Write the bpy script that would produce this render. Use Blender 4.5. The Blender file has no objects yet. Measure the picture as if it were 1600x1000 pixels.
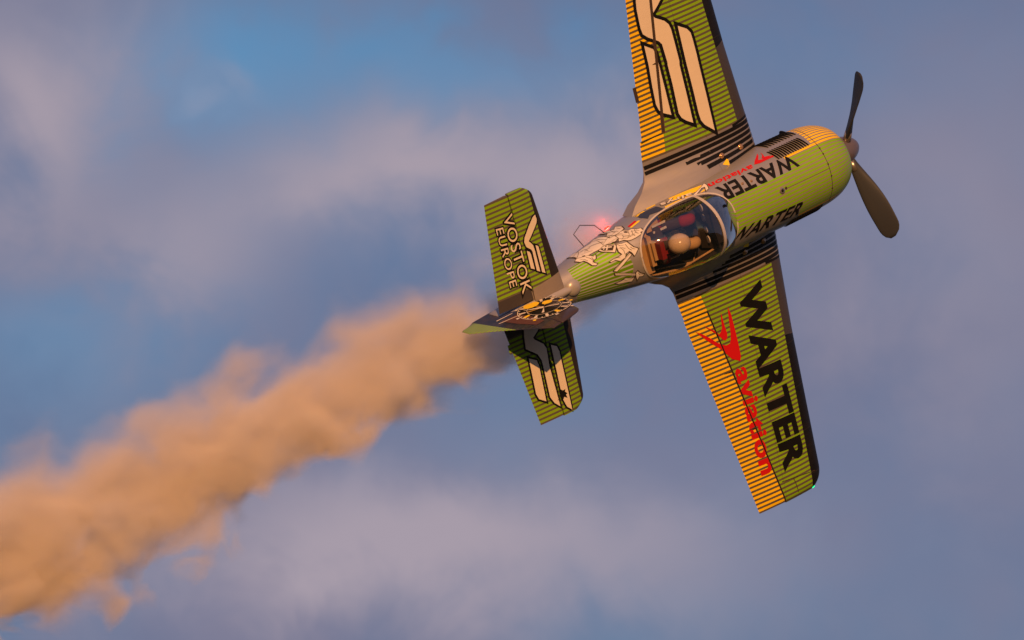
import bpy, bmesh, math, random
from mathutils import Vector, Matrix, Quaternion
from mathutils.geometry import tessellate_polygon
random.seed(7)
S = bpy.context.scene
C = bpy.context.collection

# ------------------------------------------------------------------ camera, light, sky
PITCH = math.radians(19.5)
CAM_LOC = Vector((0, 0, 1.7))
CAM_ROT = Matrix.Rotation(math.radians(90) + PITCH, 3, 'X')
cam_d = bpy.data.cameras.new('camera'); cam = bpy.data.objects.new('camera', cam_d); C.objects.link(cam)
cam.location = CAM_LOC; cam.rotation_euler = CAM_ROT.to_euler()
cam_d.sensor_width = 36; cam_d.lens = 157.3944; cam_d.shift_x = -0.33697; cam_d.shift_y = -0.17189
cam_d.clip_start = .5; cam_d.clip_end = 5000
S.camera = cam
# attitude of the aeroplane as the camera sees it (rows: right, up, towards camera) and its distance
ATT = Matrix(((0.733311, -0.217061, 0.644288), (0.351642, 0.932141, -0.086191), (-0.581875, 0.289772, 0.759903))); DIST = 60.0438
PLANE_ROT = CAM_ROT @ ATT
PLANE_LOC = CAM_LOC + CAM_ROT @ Vector((0, 0, -DIST))
PLANE_M = Matrix.Translation(PLANE_LOC) @ PLANE_ROT.to_4x4()

SUN_DIR = (PLANE_ROT @ Vector((-.25, .655, .712))).normalized()      # towards the sun, low behind the camera
sun_el = math.asin(SUN_DIR.z); sun_az = math.atan2(SUN_DIR.x, SUN_DIR.y)
sd = bpy.data.lights.new('sun', 'SUN'); sun = bpy.data.objects.new('sun', sd); C.objects.link(sun)
sd.energy = 4.7; sd.angle = math.radians(.6); sd.color = (1.0,.46,.15)
sun.rotation_euler = SUN_DIR.to_track_quat('Z', 'Y').to_euler()
sun.location = (0, -20, 40)

class N:
    """tiny wrapper so that node maths can be written as expressions"""
    def __init__(s, nt, sock): s.nt = nt; s.s = sock
    def _m(s, op, b=None, c=None, clamp=False):
        n = s.nt.nodes.new('ShaderNodeMath'); n.operation = op; n.use_clamp = clamp
        for i, v in enumerate((s, b, c)):
            if v is None: continue
            if isinstance(v, N): s.nt.links.new(v.s, n.inputs[i])
            else: n.inputs[i].default_value = v
        return N(s.nt, n.outputs[0])
    def __add__(s, o): return s._m('ADD', o)
    def __sub__(s, o): return s._m('SUBTRACT', o)
    def __mul__(s, o): return s._m('MULTIPLY', o)
    def __truediv__(s, o): return s._m('DIVIDE', o)
    def gt(s, o): return s._m('GREATER_THAN', o)
    def lt(s, o): return s._m('LESS_THAN', o)
    def abs(s): return s._m('ABSOLUTE')
    def frac(s): return s._m('FRACT')
    def pow(s, o): return s._m('POWER', o)
    def exp(s): return s._m('EXPONENT')
    def sqrt(s): return s._m('SQRT')
    def max(s, o): return s._m('MAXIMUM', o)
    def min(s, o): return s._m('MINIMUM', o)
    def atan2(s, o): return s._m('ARCTAN2', o)
    def asin(s): return s._m('ARCSINE')
    def clamp(s): return s._m('ADD', 0.0, clamp=True)
    def ramp(s, a, b):
        n = s.nt.nodes.new('ShaderNodeMapRange'); n.interpolation_type = 'SMOOTHSTEP'
        s.nt.links.new(s.s, n.inputs[0]); n.inputs[1].default_value = a; n.inputs[2].default_value = b
        return N(s.nt, n.outputs[0])
def xyz(nt, sock):
    n = nt.nodes.new('ShaderNodeSeparateXYZ'); nt.links.new(sock, n.inputs[0])
    return [N(nt, n.outputs[i]) for i in range(3)]
def mixc(nt, f, a, b):
    n = nt.nodes.new('ShaderNodeMix'); n.data_type = 'RGBA'
    for i, v in ((0, f), (6, a), (7, b)):
        if isinstance(v, N): nt.links.new(v.s, n.inputs[i])
        elif isinstance(v, bpy.types.NodeSocket): nt.links.new(v, n.inputs[i])
        elif isinstance(v, (tuple, list)): n.inputs[i].default_value = (*v[:3], 1)
        else: n.inputs[i].default_value = v
    return n.outputs[2]
def noise(nt, vec, scale, detail=3, rough=.5, dist=0.0, dims='3D'):
    n = nt.nodes.new('ShaderNodeTexNoise'); n.noise_dimensions = dims
    n.inputs['Scale'].default_value = scale; n.inputs['Detail'].default_value = detail
    n.inputs['Roughness'].default_value = rough; n.inputs['Distortion'].default_value = dist
    if vec is not None: nt.links.new(vec, n.inputs['Vector'])
    return N(nt, n.outputs['Fac'])

W = bpy.data.worlds.new('World'); S.world = W; W.use_nodes = True
nt = W.node_tree; nt.nodes.clear()
wo = nt.nodes.new('ShaderNodeOutputWorld'); bg = nt.nodes.new('ShaderNodeBackground')
sky = nt.nodes.new('ShaderNodeTexSky'); sky.sky_type = 'NISHITA'; sky.sun_disc = False
sky.sun_elevation = sun_el; sky.sun_rotation = sun_az; sky.air_density = 1.3; sky.dust_density = 1.2; sky.ozone_density = 2.0
tc = nt.nodes.new('ShaderNodeTexCoord')
dx, dy, dz = xyz(nt, tc.outputs['Generated'])
az = dx.atan2(dy); el = dz.asin()
n1 = noise(nt, tc.outputs['Generated'], 9.0, 5, .5, .3)
n2 = noise(nt, tc.outputs['Generated'], 26, 4, .5, .4)
n3 = noise(nt, tc.outputs['Generated'], 60, 3, .5, .3)
warp = (n2 - .5) * .05 + (n3 - .5) * .018
# broad soft cloud masses and gaps: azimuth, elevation, half width, half height (radians), strength
CLEAR = [(-0.1527, 0.353, 0.0243, 0.0172, -0.72), (-0.1184, 0.3573, 0.0257, 0.0157, -0.5), (-0.0851, 0.3556, 0.0243, 0.0114, -0.42), (-0.1858, 0.2905, 0.0286, 0.0157, -0.36), (-0.0441, 0.3593, 0.0357, 0.0157, -0.2), (0.0093, 0.3582, 0.0286, 0.0129, -0.12), (-0.0725, 0.2804, 0.0286, 0.0114, -0.1)]
BRIGHT = [(-0.1921, 0.3423, 0.0214, 0.0272, 0.85), (-0.1291, 0.3285, 0.0186, 0.0129, 0.62), (-0.1056, 0.3364, 0.0186, 0.0114, 0.62), (-0.0844, 0.3314, 0.0272, 0.0157, 0.52), (-0.0574, 0.3362, 0.0229, 0.0143, 0.62), (-0.155, 0.3132, 0.0186, 0.0172, 0.6), (-0.1082, 0.2484, 0.0472, 0.0157, 0.9), (-0.0497, 0.2467, 0.0357, 0.0186, 0.4), (0.0243, 0.3267, 0.0372, 0.0314, 0.3), (0.0329, 0.2866, 0.0286, 0.0286, 0.12), (-0.066, 0.3175, 0.0214, 0.0129, 0.4), (-0.1524, 0.3473, 0.0086, 0.0031, 0.2)]
def masses(m, L):
    for a_, e_, sa, se, k in L:
        u = (az + warp - a_) / sa; v = (el + warp * .8 - e_) / se
        m = m + ((u * u + v * v) * -1.0).exp() * k
    return m.clamp()
veil = masses((n1 - .5) * .7 + (n2 - .5) * .25 + .86, CLEAR)
pink = masses((n1 - .5) * .5 + (n2 - .5) * .30 + (n3 - .5) * .15 + .10, BRIGHT)
base = nt.nodes.new('ShaderNodeMix'); base.data_type = 'RGBA'; base.blend_type = 'MULTIPLY'; base.inputs[0].default_value = 1
nt.links.new(sky.outputs[0], base.inputs[6]); base.inputs[7].default_value = (.6,1.0,1.42, 1)
col = mixc(nt, veil, base.outputs[2], (1.38, 1.52, 2.58))
col = mixc(nt, pink, col, (3.85, 3.3, 3.95))
nt.links.new(col, bg.inputs[0]); bg.inputs[1].default_value = .1
nt.links.new(bg.outputs[0], wo.inputs[0])

S.view_settings.view_transform = 'Standard'; S.view_settings.look = 'None'
S.view_settings.exposure = 0; S.view_settings.gamma = 1; S.view_settings.use_curve_mapping = False
S.cycles.max_bounces = 8; S.cycles.transparent_max_bounces = 16; S.cycles.volume_bounces = 3
S.cycles.volume_step_rate = .25; S.cycles.volume_max_steps = 256
S.cycles.use_denoising = True

# ---- shapes of the aeroplane in its own frame: X forward (spinner tip = 0), Y left, Z up, metres ----
def interp(tab, x):
    """piecewise cubic (Catmull-Rom) through (x, v...) rows sorted by descending x"""
    n = len(tab)
    if x >= tab[0][0]: return list(tab[0][1:])
    if x <= tab[-1][0]: return list(tab[-1][1:])
    for i in range(n - 1):
        if tab[i][0] >= x >= tab[i + 1][0]: break
    x0, x1 = tab[i][0], tab[i + 1][0]; t = (x - x0) / (x1 - x0); out = []
    for k in range(1, len(tab[0])):
        p1, p2 = tab[i][k], tab[i + 1][k]; h = x1 - x0
        def slope(j):
            if j <= 0 or j >= n - 1: return None
            a = (tab[j][k] - tab[j-1][k]) / (tab[j][0] - tab[j-1][0]); b = (tab[j+1][k] - tab[j][k]) / (tab[j+1][0] - tab[j][0])
            return 0.0 if a * b <= 0 else 2 * a * b / (a + b)
        s = (p2 - p1) / h; m1 = slope(i); m2 = slope(i + 1)
        m1 = s if m1 is None else m1; m2 = s if m2 is None else m2
        out.append((2*t**3 - 3*t*t + 1)*p1 + (t**3 - 2*t*t + t)*h*m1 + (-2*t**3 + 3*t*t)*p2 + (t**3 - t*t)*h*m2)
    return out
# x, half width, top z, bottom z, superellipse exponent
FUS = [(-0.41, .25, .25, -.25, 2), (-0.415, .30, .30, -.30, 2), (-0.435, .355, .355, -.355, 2), (-0.48, .415, .415, -.415, 2), (-0.565, .472, .472, -.472, 2),
       (-0.70, .522, .52, -.52, 2), (-0.88, .550, .545, -.55, 2), (-1.1, .560, .555, -.56, 2), (-1.6, .562, .555, -.58, 2.05),
       (-2.1, .548, .535, -.60, 2.1), (-2.6, .532, .50, -.60, 2.2), (-3.1, .505, .485, -.58, 2.25), (-3.6, .475, .47, -.53, 2.25),
       (-4.0, .425, .455, -.47, 2.2), (-4.4, .365, .40, -.40, 2.1), (-4.8, .305, .325, -.32, 2.0), (-5.1, .255, .275, -.26, 2),
       (-5.4, .205, .235, -.21, 2), (-5.8, .145, .20, -.16, 2), (-6.25, .07, .16, -.12, 2)]
def fus(x, ph):
    w, zt, zb, n = interp(FUS, x)
    s, c = math.sin(ph), math.cos(ph)
    y = w * math.copysign(abs(s) ** (2 / n), s)
    zc = 0.06 * min(1, max(0, (-x - 1.6) / 1.0)) * min(1, max(0, (x + 6.3) / 1.5))
    z = zc + ((zt - zc) if c > 0 else (zc - zb)) * math.copysign(abs(c) ** (2 / n), c)
    return (x, y, z)
WZ = -0.1685; SZ = 0.2278
def wing_le(y):
    y = abs(y); return -1.50 - .075 * min(y, 2) - .045 * max(0, y - 2) - (.16 * ((y - 3.95) / .30) ** 3 if y > 3.95 else 0)
def wing_te(y):
    y = abs(y); return -3.38 + .1515 * (y - .8) - (.42 * ((.82 - max(y, .50)) / .32) ** 2 if y < .82 else 0)
def naca(s, t):
    s = min(1, max(0, s))
    return 5 * t * (.2969 * math.sqrt(s) - .126 * s - .3516 * s * s + .2843 * s ** 3 - .1036 * s ** 4)
def wing_z(x, y, side=1):
    a, b = wing_le(y), wing_te(y); c = a - b; s = (a - x) / c
    tk = .165 - .045 * min(1, abs(y) / 4.2)
    h = naca(s, tk) * c
    if abs(y) > 4.12: h *= math.sqrt(max(0, 1 - ((abs(y) - 4.12) / .135) ** 2)) * .8 + .2
    z = WZ + side * h
    if side > 0 and abs(y) < .95: z += .20 * ((.95 - max(.50, abs(y))) / .45) ** 2.2 * min(1, max(0, (s - .1) / .4))
    return z
def stab_le(y):
    y = abs(y); return -5.245 - .095 * y - (.13 * ((y - 1.36) / .155) ** 2.2 if y > 1.36 else 0)
def stab_te(y):
    y = abs(y); return -6.27 + .13 * (y - .25)
def stab_z(x, y, side=1):
    a, b = stab_le(y), stab_te(y); c = a - b; s = (a - x) / c
    return SZ + side * naca(s, .10) * c
def on_wing(x, y, d=0): return (x, y, wing_z(x, y) + d)
def on_stab(x, y, d=0): return (x, y, stab_z(x, y) + d)
def on_fus(x, ph, d=0):
    p = fus(x, ph); e = 1e-3
    a = fus(x, ph + e); b = fus(x, ph - e); u = [a[i] - b[i] for i in range(3)]
    a = fus(x + e, ph); b = fus(x - e, ph); v = [a[i] - b[i] for i in range(3)]
    nx = (u[1]*v[2] - u[2]*v[1], u[2]*v[0] - u[0]*v[2], u[0]*v[1] - u[1]*v[0]); L = math.sqrt(sum(k*k for k in nx)) or 1
    sg = 1 if nx[1] * p[1] + nx[2] * (p[2] - .02) >= 0 else -1
    return tuple(p[i] + sg * d * nx[i] / L for i in range(3))

DATA = {
 'warter_w': [[[-2.463,-1.129],[-2.361,-3.829],[-1.968,-3.847],[-2.052,-1.145]]],
 'aviation_w': [[[-2.762,-2.17],[-2.718,-3.736],[-2.479,-3.746],[-2.526,-2.177]]],
 'redlogo_w': [[[-2.648,-1.313],[-2.624,-1.411],[-2.615,-1.664],[-2.613,-1.886],[-2.618,-2.032],[-2.644,-2.088],[-2.761,-2.012],[-2.825,-1.912],[-2.884,-1.823],[-3.01,-1.685],[-3.095,-1.578],[-3.148,-1.506],[-3.181,-1.461],[-3.097,-1.526],[-3.008,-1.612],[-2.921,-1.713],[-2.848,-1.775],[-2.797,-1.801],[-2.74,-1.799],[-2.713,-1.758],[-2.693,-1.663],[-2.677,-1.522],[-2.664,-1.395]],[[-2.767,-1.34],[-2.761,-1.401],[-2.755,-1.536],[-2.744,-1.657],[-2.758,-1.711],[-2.789,-1.735],[-2.824,-1.714],[-2.869,-1.637],[-2.944,-1.549],[-3.007,-1.481],[-3.045,-1.429],[-2.965,-1.504],[-2.898,-1.56],[-2.865,-1.617],[-2.827,-1.595],[-2.801,-1.547],[-2.786,-1.435]]],
 've_wing': [[[-2.33,3.507],[-2.58,3.332],[-2.787,3.198],[-2.851,3.118],[-2.884,3.039],[-2.9,2.942],[-2.907,2.808],[-2.911,2.684],[-2.898,2.6],[-2.829,2.53],[-2.743,2.472],[-2.685,2.428],[-2.652,2.377],[-2.649,2.307],[-2.642,2.11],[-2.649,2.091],[-2.65,1.826],[-2.664,1.533],[-2.67,1.429],[-2.644,1.356],[-2.588,1.298],[-2.497,1.233],[-2.485,1.639],[-2.479,2.03],[-2.466,2.082],[-2.466,2.346],[-2.468,2.518],[-2.485,2.593],[-2.533,2.655],[-2.658,2.739],[-2.686,2.79],[-2.569,2.884],[-2.515,2.934],[-2.107,3.248],[-2.188,3.435]],[[-2.922,2.449],[-2.801,2.361],[-2.776,2.295],[-2.772,2.156],[-2.772,2.124],[-2.775,1.786],[-2.78,1.445],[-2.896,1.516],[-2.94,1.569],[-2.963,1.651],[-2.952,1.891],[-2.927,2.179]],[[-2.358,2.525],[-2.234,2.441],[-2.192,2.374],[-2.186,2.281],[-2.184,2.107],[-2.189,1.926],[-2.196,1.47],[-2.207,1.022],[-2.335,1.147],[-2.374,1.225],[-2.382,1.324],[-2.373,1.641],[-2.372,1.992]]],
 've_rstab': [[[-5.994,-0.119],[-6.038,-0.303],[-6.057,-0.467],[-5.913,-0.596],[-5.877,-0.692],[-5.878,-0.834],[-5.889,-1.196],[-5.848,-1.294],[-5.777,-1.371],[-5.79,-0.808],[-5.769,-0.573],[-5.795,-0.501],[-5.903,-0.398],[-5.917,-0.367],[-5.831,-0.305],[-5.748,-0.217]],[[-6.049,-0.598],[-5.945,-0.668],[-5.934,-0.75],[-5.955,-1.23],[-6.048,-1.161],[-6.071,-1.081]],[[-5.694,-0.553],[-5.615,-0.605],[-5.595,-0.685],[-5.618,-1.483],[-5.684,-1.413],[-5.718,-1.286]]],
 'blot': [[[-5.799,-1.284],[-5.745,-1.234],[-5.76,-1.188],[-5.717,-1.185],[-5.717,-1.16],[-5.689,-1.186],[-5.646,-1.184],[-5.662,-1.212],[-5.632,-1.251],[-5.657,-1.255],[-5.648,-1.306],[-5.691,-1.273],[-5.711,-1.3],[-5.741,-1.267]]],
 've_lstab': [[[-5.429,1.121],[-5.423,1.053],[-5.443,1.01],[-5.539,0.918],[-5.628,0.835],[-5.606,0.807],[-5.58,0.764],[-5.574,0.684],[-5.577,0.404],[-5.622,0.435],[-5.613,0.686],[-5.624,0.723],[-5.683,0.779],[-5.695,0.849],[-5.672,0.904],[-5.559,1.029],[-5.479,1.102]],[[-5.691,0.73],[-5.654,0.702],[-5.644,0.659],[-5.647,0.462],[-5.698,0.495]],[[-5.545,0.751],[-5.507,0.722],[-5.505,0.356],[-5.551,0.387]]],
 'vostok': [[[-5.901,1.268],[-5.907,0.221],[-5.76,0.221],[-5.759,1.269]]],
 'europe': [[[-6.04,1.155],[-6.054,0.363],[-5.949,0.357],[-5.933,1.141]]],
 'stabband_L': [[[-5.404,1.413],[-5.444,0.212],[-5.706,0.177],[-6.261,0.308]]],
 'stabband_R': [[[-5.442,-0.361],[-5.445,-1.508],[-5.658,-1.497]]],
 'warter_l': [[[-1.391,0.828],[-2.693,0.929],[-2.686,0.442],[-1.379,0.475]]],
 'warter_r': [[[-2.79,-0.638],[-1.542,-0.696],[-1.413,-0.35],[-2.631,-0.285]]],
 'aviation_l': [[[-1.985,1.072],[-2.725,1.171],[-2.738,0.989],[-2.011,0.913]]],
 'redlogo_l': [[[-1.761,1.312],[-1.792,1.206],[-1.854,1.092],[-1.805,1.06],[-1.631,1.018],[-1.628,0.971],[-1.88,0.982],[-1.957,1.023],[-1.907,1.116]],[[-1.794,1.095],[-1.744,1.169],[-1.714,1.293],[-1.728,1.163],[-1.743,1.094],[-1.655,1.047],[-1.717,1.028],[-1.787,1.069]]],
 'k_white': [[[-3.043,1.026],[-2.796,1.204],[-2.751,1.247],[-2.745,1.155],[-2.768,1.002],[-2.822,0.967],[-2.788,1.115],[-2.837,1.133],[-3.011,0.978],[-3.047,0.974]]],
 'k_yellow': [[[-3.281,1.472],[-3.012,1.365],[-2.788,1.242],[-2.905,1.118],[-3.025,1.151],[-3.323,1.274]],[[-3.463,1.135],[-3.451,1.188],[-3.013,1.127],[-3.042,1.046]],[[-2.917,1.01],[-2.812,1.069],[-2.831,0.999]],[[-3.645,1.514],[-3.614,1.576],[-3.487,1.541],[-3.495,1.481]]],
 'airys': [[[-2.989,1.208],[-3.441,1.469],[-3.478,1.258],[-3.033,1.06]]],
 'flag_red': [[[-4.047,1.312],[-3.907,1.365],[-3.904,1.273],[-4.046,1.233]]],
 'flag_yel': [[[-4.048,1.206],[-3.882,1.274],[-3.862,1.21],[-4.03,1.155]],[[-3.833,1.571],[-3.683,1.548],[-3.684,1.476],[-3.833,1.466]]],
 'emblem_blue': [[[-3.828,1.553],[-3.523,1.402],[-3.486,1.125],[-3.565,1.117],[-3.705,1.199],[-3.77,1.103],[-3.831,1.323]]],
 'knight': [[[-4.889,1.639],[-4.765,1.766],[-4.639,1.78],[-4.546,1.741],[-4.445,1.851],[-4.387,1.757],[-4.365,1.591],[-4.324,1.458],[-4.278,1.245],[-4.278,1.058],[-4.346,1.009],[-4.406,1.035],[-4.454,1.104],[-4.511,1.091],[-4.594,1.076],[-4.668,1.099],[-4.747,1.105],[-4.832,1.212],[-4.888,1.329]],[[-5.0,2.164],[-4.92,2.164],[-4.8,2.164],[-4.755,1.749],[-4.864,1.375],[-4.892,1.627],[-4.892,2.059],[-4.96,2.059]],[[-4.298,2.006],[-4.241,1.897],[-4.22,1.717],[-4.18,1.577],[-4.114,1.683],[-4.084,1.492],[-4.11,1.302],[-4.157,1.277],[-4.253,1.235],[-4.339,1.316],[-4.355,1.497],[-4.279,1.617],[-4.304,1.736]],[[-4.278,1.058],[-4.278,1.245],[-4.188,1.269],[-4.138,1.249],[-4.096,1.124],[-4.045,1.108],[-4.001,0.985],[-3.944,0.941],[-3.937,0.808],[-3.989,0.818],[-3.99,0.746],[-4.046,0.742],[-4.088,0.735],[-4.152,0.745],[-4.197,0.774],[-4.247,0.884],[-4.314,0.929]],[[-4.888,1.329],[-4.832,1.212],[-4.747,1.105],[-4.706,0.935],[-4.665,0.971],[-4.696,0.789],[-4.755,0.767],[-4.749,0.666],[-4.717,0.569],[-4.75,0.523],[-4.797,0.614],[-4.823,0.813],[-4.853,0.985],[-4.899,1.021],[-4.942,1.233]],[[-4.367,0.931],[-4.293,0.81],[-4.225,0.77],[-4.207,0.632],[-4.185,0.502],[-4.15,0.426],[-4.134,0.377],[-4.162,0.335],[-4.193,0.269],[-4.226,0.22],[-4.241,0.354],[-4.262,0.442],[-4.317,0.418],[-4.351,0.302],[-4.431,0.273],[-4.489,0.379],[-4.551,0.377],[-4.569,0.419],[-4.489,0.448],[-4.429,0.433],[-4.373,0.459],[-4.396,0.596],[-4.383,0.765]],[[-4.603,1.04],[-4.497,1.145],[-4.354,0.881],[-4.44,0.627],[-4.58,0.919]],[[-4.56,0.04],[-4.529,0.101],[-4.272,0.392],[-4.25,0.305],[-4.518,-0.018]],[[-4.556,-0.042],[-4.55,-0.129],[-4.269,-0.391],[-4.262,-0.314]],[[-4.261,-0.292],[-4.229,-0.248],[-4.196,-0.355],[-4.134,-0.441],[-4.157,-0.507],[-4.207,-0.48],[-4.237,-0.644],[-4.26,-0.434]],[[-4.559,-0.465],[-4.464,-0.424],[-4.415,-0.361],[-4.318,-0.452],[-4.281,-0.45],[-4.312,-0.612],[-4.4,-0.565],[-4.51,-0.536]]],
 'knight_dark': [[[-4.574,1.051],[-4.486,1.083],[-4.391,0.889],[-4.452,0.745],[-4.553,0.921]],[[-4.157,1.191],[-4.128,1.152],[-4.112,1.071],[-4.136,1.06],[-4.16,1.127]],[[-4.393,1.082],[-4.344,1.015],[-4.294,0.906],[-4.358,0.965]],[[-4.816,1.283],[-4.778,1.21],[-4.784,1.153],[-4.817,1.215]]],
 'knight_cross': [[[-4.532,1.087],[-4.427,0.902],[-4.435,0.862],[-4.544,1.024]],[[-4.472,1.035],[-4.456,1.006],[-4.509,0.856],[-4.526,0.882]],[[-4.499,1.087],[-4.487,1.069],[-4.539,0.938],[-4.55,0.955]]],
 'knight_line': [[[-4.361,1.599],[-4.351,1.277],[-4.266,1.282],[-4.183,1.152]],[[-4.745,1.415],[-4.589,1.53],[-4.449,1.323]],[[-4.428,1.103],[-4.319,1.106],[-4.195,0.88],[-4.068,0.855]],[[-4.635,1.574],[-4.532,1.422],[-4.46,1.281]],[[-4.309,1.371],[-4.388,1.341],[-4.482,1.202]],[[-4.278,1.245],[-4.225,1.148],[-4.137,0.897],[-4.026,0.903]],[[-4.785,1.649],[-4.699,1.597],[-4.691,1.347]],[[-4.192,1.429],[-4.248,1.387],[-4.351,1.37]],[[-4.264,0.72],[-4.256,0.532],[-4.226,0.428]],[[-4.346,0.702],[-4.326,0.563],[-4.333,0.405]],[[-4.213,1.007],[-4.166,0.889],[-4.119,0.865]],[[-4.735,0.923],[-4.736,0.731],[-4.774,0.669]],[[-4.086,1.022],[-4.044,0.981],[-3.987,0.894]],[[-4.764,1.625],[-4.697,1.559],[-4.641,1.435]],[[-4.799,1.36],[-4.726,1.312],[-4.657,1.203]],[[-4.492,1.762],[-4.469,1.624],[-4.484,1.393],[-4.492,1.164]],[[-4.427,1.815],[-4.441,1.545],[-4.4,1.299]],[[-4.344,1.789],[-4.303,1.666],[-4.262,1.558]],[[-4.281,1.792],[-4.259,1.629],[-4.215,1.443]],[[-4.209,1.674],[-4.239,1.457],[-4.194,1.336]],[[-4.146,1.558],[-4.137,1.422],[-4.101,1.403]],[[-4.11,1.077],[-4.137,0.942],[-4.187,0.864]],[[-4.064,1.048],[-4.095,0.903],[-4.083,0.802]],[[-4.031,1.023],[-4.043,0.892],[-4.024,0.818]],[[-4.259,0.939],[-4.221,0.977],[-4.202,1.088]],[[-4.952,2.037],[-4.874,1.852],[-4.806,1.778]],[[-4.96,2.059],[-4.88,2.112],[-4.839,2.027]],[[-4.793,1.079],[-4.76,0.929],[-4.748,0.8]],[[-4.875,1.134],[-4.831,1.028],[-4.809,0.884]],[[-4.354,0.881],[-4.332,0.758],[-4.289,0.723]],[[-4.371,0.706],[-4.327,0.672],[-4.295,0.587]],[[-4.494,0.42],[-4.454,0.434],[-4.413,0.38]],[[-4.225,0.555],[-4.206,0.465],[-4.178,0.414]],[[-4.534,0.059],[-4.4,0.235],[-4.266,0.354]],[[-4.542,-0.098],[-4.434,-0.201],[-4.275,-0.345]],[[-4.226,-0.314],[-4.202,-0.416],[-4.159,-0.436]],[[-4.452,-0.38],[-4.403,-0.464],[-4.341,-0.485]]],
 'gillB': [[[-1.119,1.243],[-1.064,0.861],[-1.588,0.864],[-1.648,1.14]]],
 'gillA': [[[-0.944,2.119],[-1.126,1.358],[-1.586,1.338],[-1.591,1.531]]],
 'oglineL': [[[-1.474,0.762],[-0.978,0.765],[-0.521,0.821],[-1.056,0.879]]],
 'green_top': [[[-1.439,0.466],[-2.59,0.438],[-2.615,-0.211],[-1.425,-0.377]]],
 'canopy': [[[-2.587,-0.072],[-2.579,0.129],[-2.638,0.459],[-2.826,0.735],[-3.04,0.916],[-3.277,1.022],[-3.546,1.032],[-3.774,1.005],[-3.921,0.856],[-4.092,0.407],[-4.128,0.03],[-4.101,-0.406],[-3.932,-0.766],[-3.48,-1.239],[-3.08,-1.187],[-2.789,-0.964],[-2.668,-0.404]]],
 'tailpaint': [[[-5.099,0.661],[-5.171,0.057],[-5.0,2.164],[-4.63,1.138],[-4.504,0.288],[-4.566,0.014],[-4.559,-0.481]]],
 'cap': [[[-1.796,0.121],[-2.162,0.644],[-2.3,0.682]]],
 'seams': [[[-0.959,0.661],[-0.944,0.504],[-0.957,0.227],[-0.979,-0.07]],[[-0.959,0.11],[-1.707,0.148]]],
 'wbeads': [[[-1.879,0.662],[-2.237,0.675],[-1.921,-0.607],[-2.277,-0.616],[-2.827,-2.144],[-2.698,-3.051],[-2.864,2.195]]],
 'wtri': [[[-2.291,0.584],[-2.186,0.622],[-2.167,0.606],[-2.193,0.535]]],
 'warc': [[[-2.164,0.506],[-2.005,0.483],[-1.81,0.465],[-1.701,0.466],[-1.62,0.477]]],
 'steps': [[[-1.91,0.974],[-2.769,0.794],[-2.632,0.726],[-2.519,0.659],[-2.167,0.591]]],
 'wlines': [[[-2.433,-3.938],[-2.246,-3.957],[-1.862,-4.012]],[[-2.246,-3.957],[-2.226,-4.048],[-2.211,-4.177]]],
 'fin_o': [[[-5.622,1.018],[-6.187,1.208],[-6.448,0.64],[-6.733,0.188],[-6.467,0.234],[-6.314,-0.05],[-5.903,-0.461],[-5.858,0.088],[-5.704,0.194],[-5.478,0.253]]],
 'dial': [[[-6.047,0.185],[-6.135,0.837],[-5.744,0.858],[-5.589,0.733],[-5.487,0.264],[-5.668,0.07],[-5.945,0.203]],[[-5.949,0.27],[-5.743,0.384],[-5.861,0.477],[-5.978,0.371],[-5.773,0.208]]]}
# ------------------------------------------------------------------ materials
def mat(name, rough=.4, metal=0.0, coat=0.0):
    m = bpy.data.materials.new(name); m.use_nodes = True
    b = m.node_tree.nodes['Principled BSDF']
    b.inputs['Roughness'].default_value = rough; b.inputs['Metallic'].default_value = metal
    b.inputs['Specular IOR Level'].default_value = .18; b.inputs['Coat Weight'].default_value = coat; b.inputs['Coat Roughness'].default_value = .15
    return m, m.node_tree, b
def wear(nt, b, col, amt=.12, scale=6):
    """slight uneven grime and roughness so that paint does not look flat"""
    t = nt.nodes.new('ShaderNodeTexCoord')
    nz = noise(nt, t.outputs['Object'], scale, 5, .6)
    mp = nt.nodes.new('ShaderNodeMapping'); mp.inputs['Scale'].default_value = (1.2, 14, 14); nt.links.new(t.outputs['Object'], mp.inputs[0])
    st = noise(nt, mp.outputs[0], 2.2, 4, .6)
    f = ((nz * .55 + st * .45) - .36) * (amt * 4.2)
    c = mixc(nt, f.clamp(), col, (.06, .045, .035))
    nt.links.new(c, b.inputs['Base Color'])
    r = (nz * .25 + b.inputs['Roughness'].default_value - .1)
    nt.links.new(r.s, b.inputs['Roughness'])
def plain(name, c, rough=.4, metal=0., coat=0., amt=.08):
    m, nt, b = mat(name, rough, metal, coat)
    r = nt.nodes.new('ShaderNodeRGB'); r.outputs[0].default_value = (*c, 1)
    wear(nt, b, r.outputs[0], amt); return m
GREY = (.40, .385, .395); GREEN = (.22, .43, .006); ORANGE = (.86, .56, .006); GAP = (.105, .088, .072); BLACK = (.006, .006, .007)
M = {}
M['black'] = plain('black_vinyl', BLACK, .45, amt=.03)
M['cream'] = plain('cream_vinyl', (.66, .59, .50), .5, amt=.05)
M['red'] = plain('red_vinyl', (.52, .008, .012), .4, amt=.04)
M['yellow'] = plain('yellow_vinyl', (.88, .60, .03), .4, amt=.04)
M['grey'] = plain('silver_grey_paint', GREY, .32, .25, .3)
M['gap'] = plain('dark_brown_paint', (.05, .035, .03), .6)  # dark brown for print outlines, thin lines and small fittings
M['navy'] = plain('navy_vinyl', (.03, .045, .10), .4)
M['white'] = plain('white_vinyl', (.66, .62, .60), .45, amt=.10)
M['steel'] = plain('dull_steel', (.42, .38, .36), .3, .8)
M['dark_metal'] = plain('dark_blade_paint', (.040, .046, .062), .55, .0)
M['amber'] = plain('amber_cap', (.50, .30, .16), .15, .6, .5)
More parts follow.
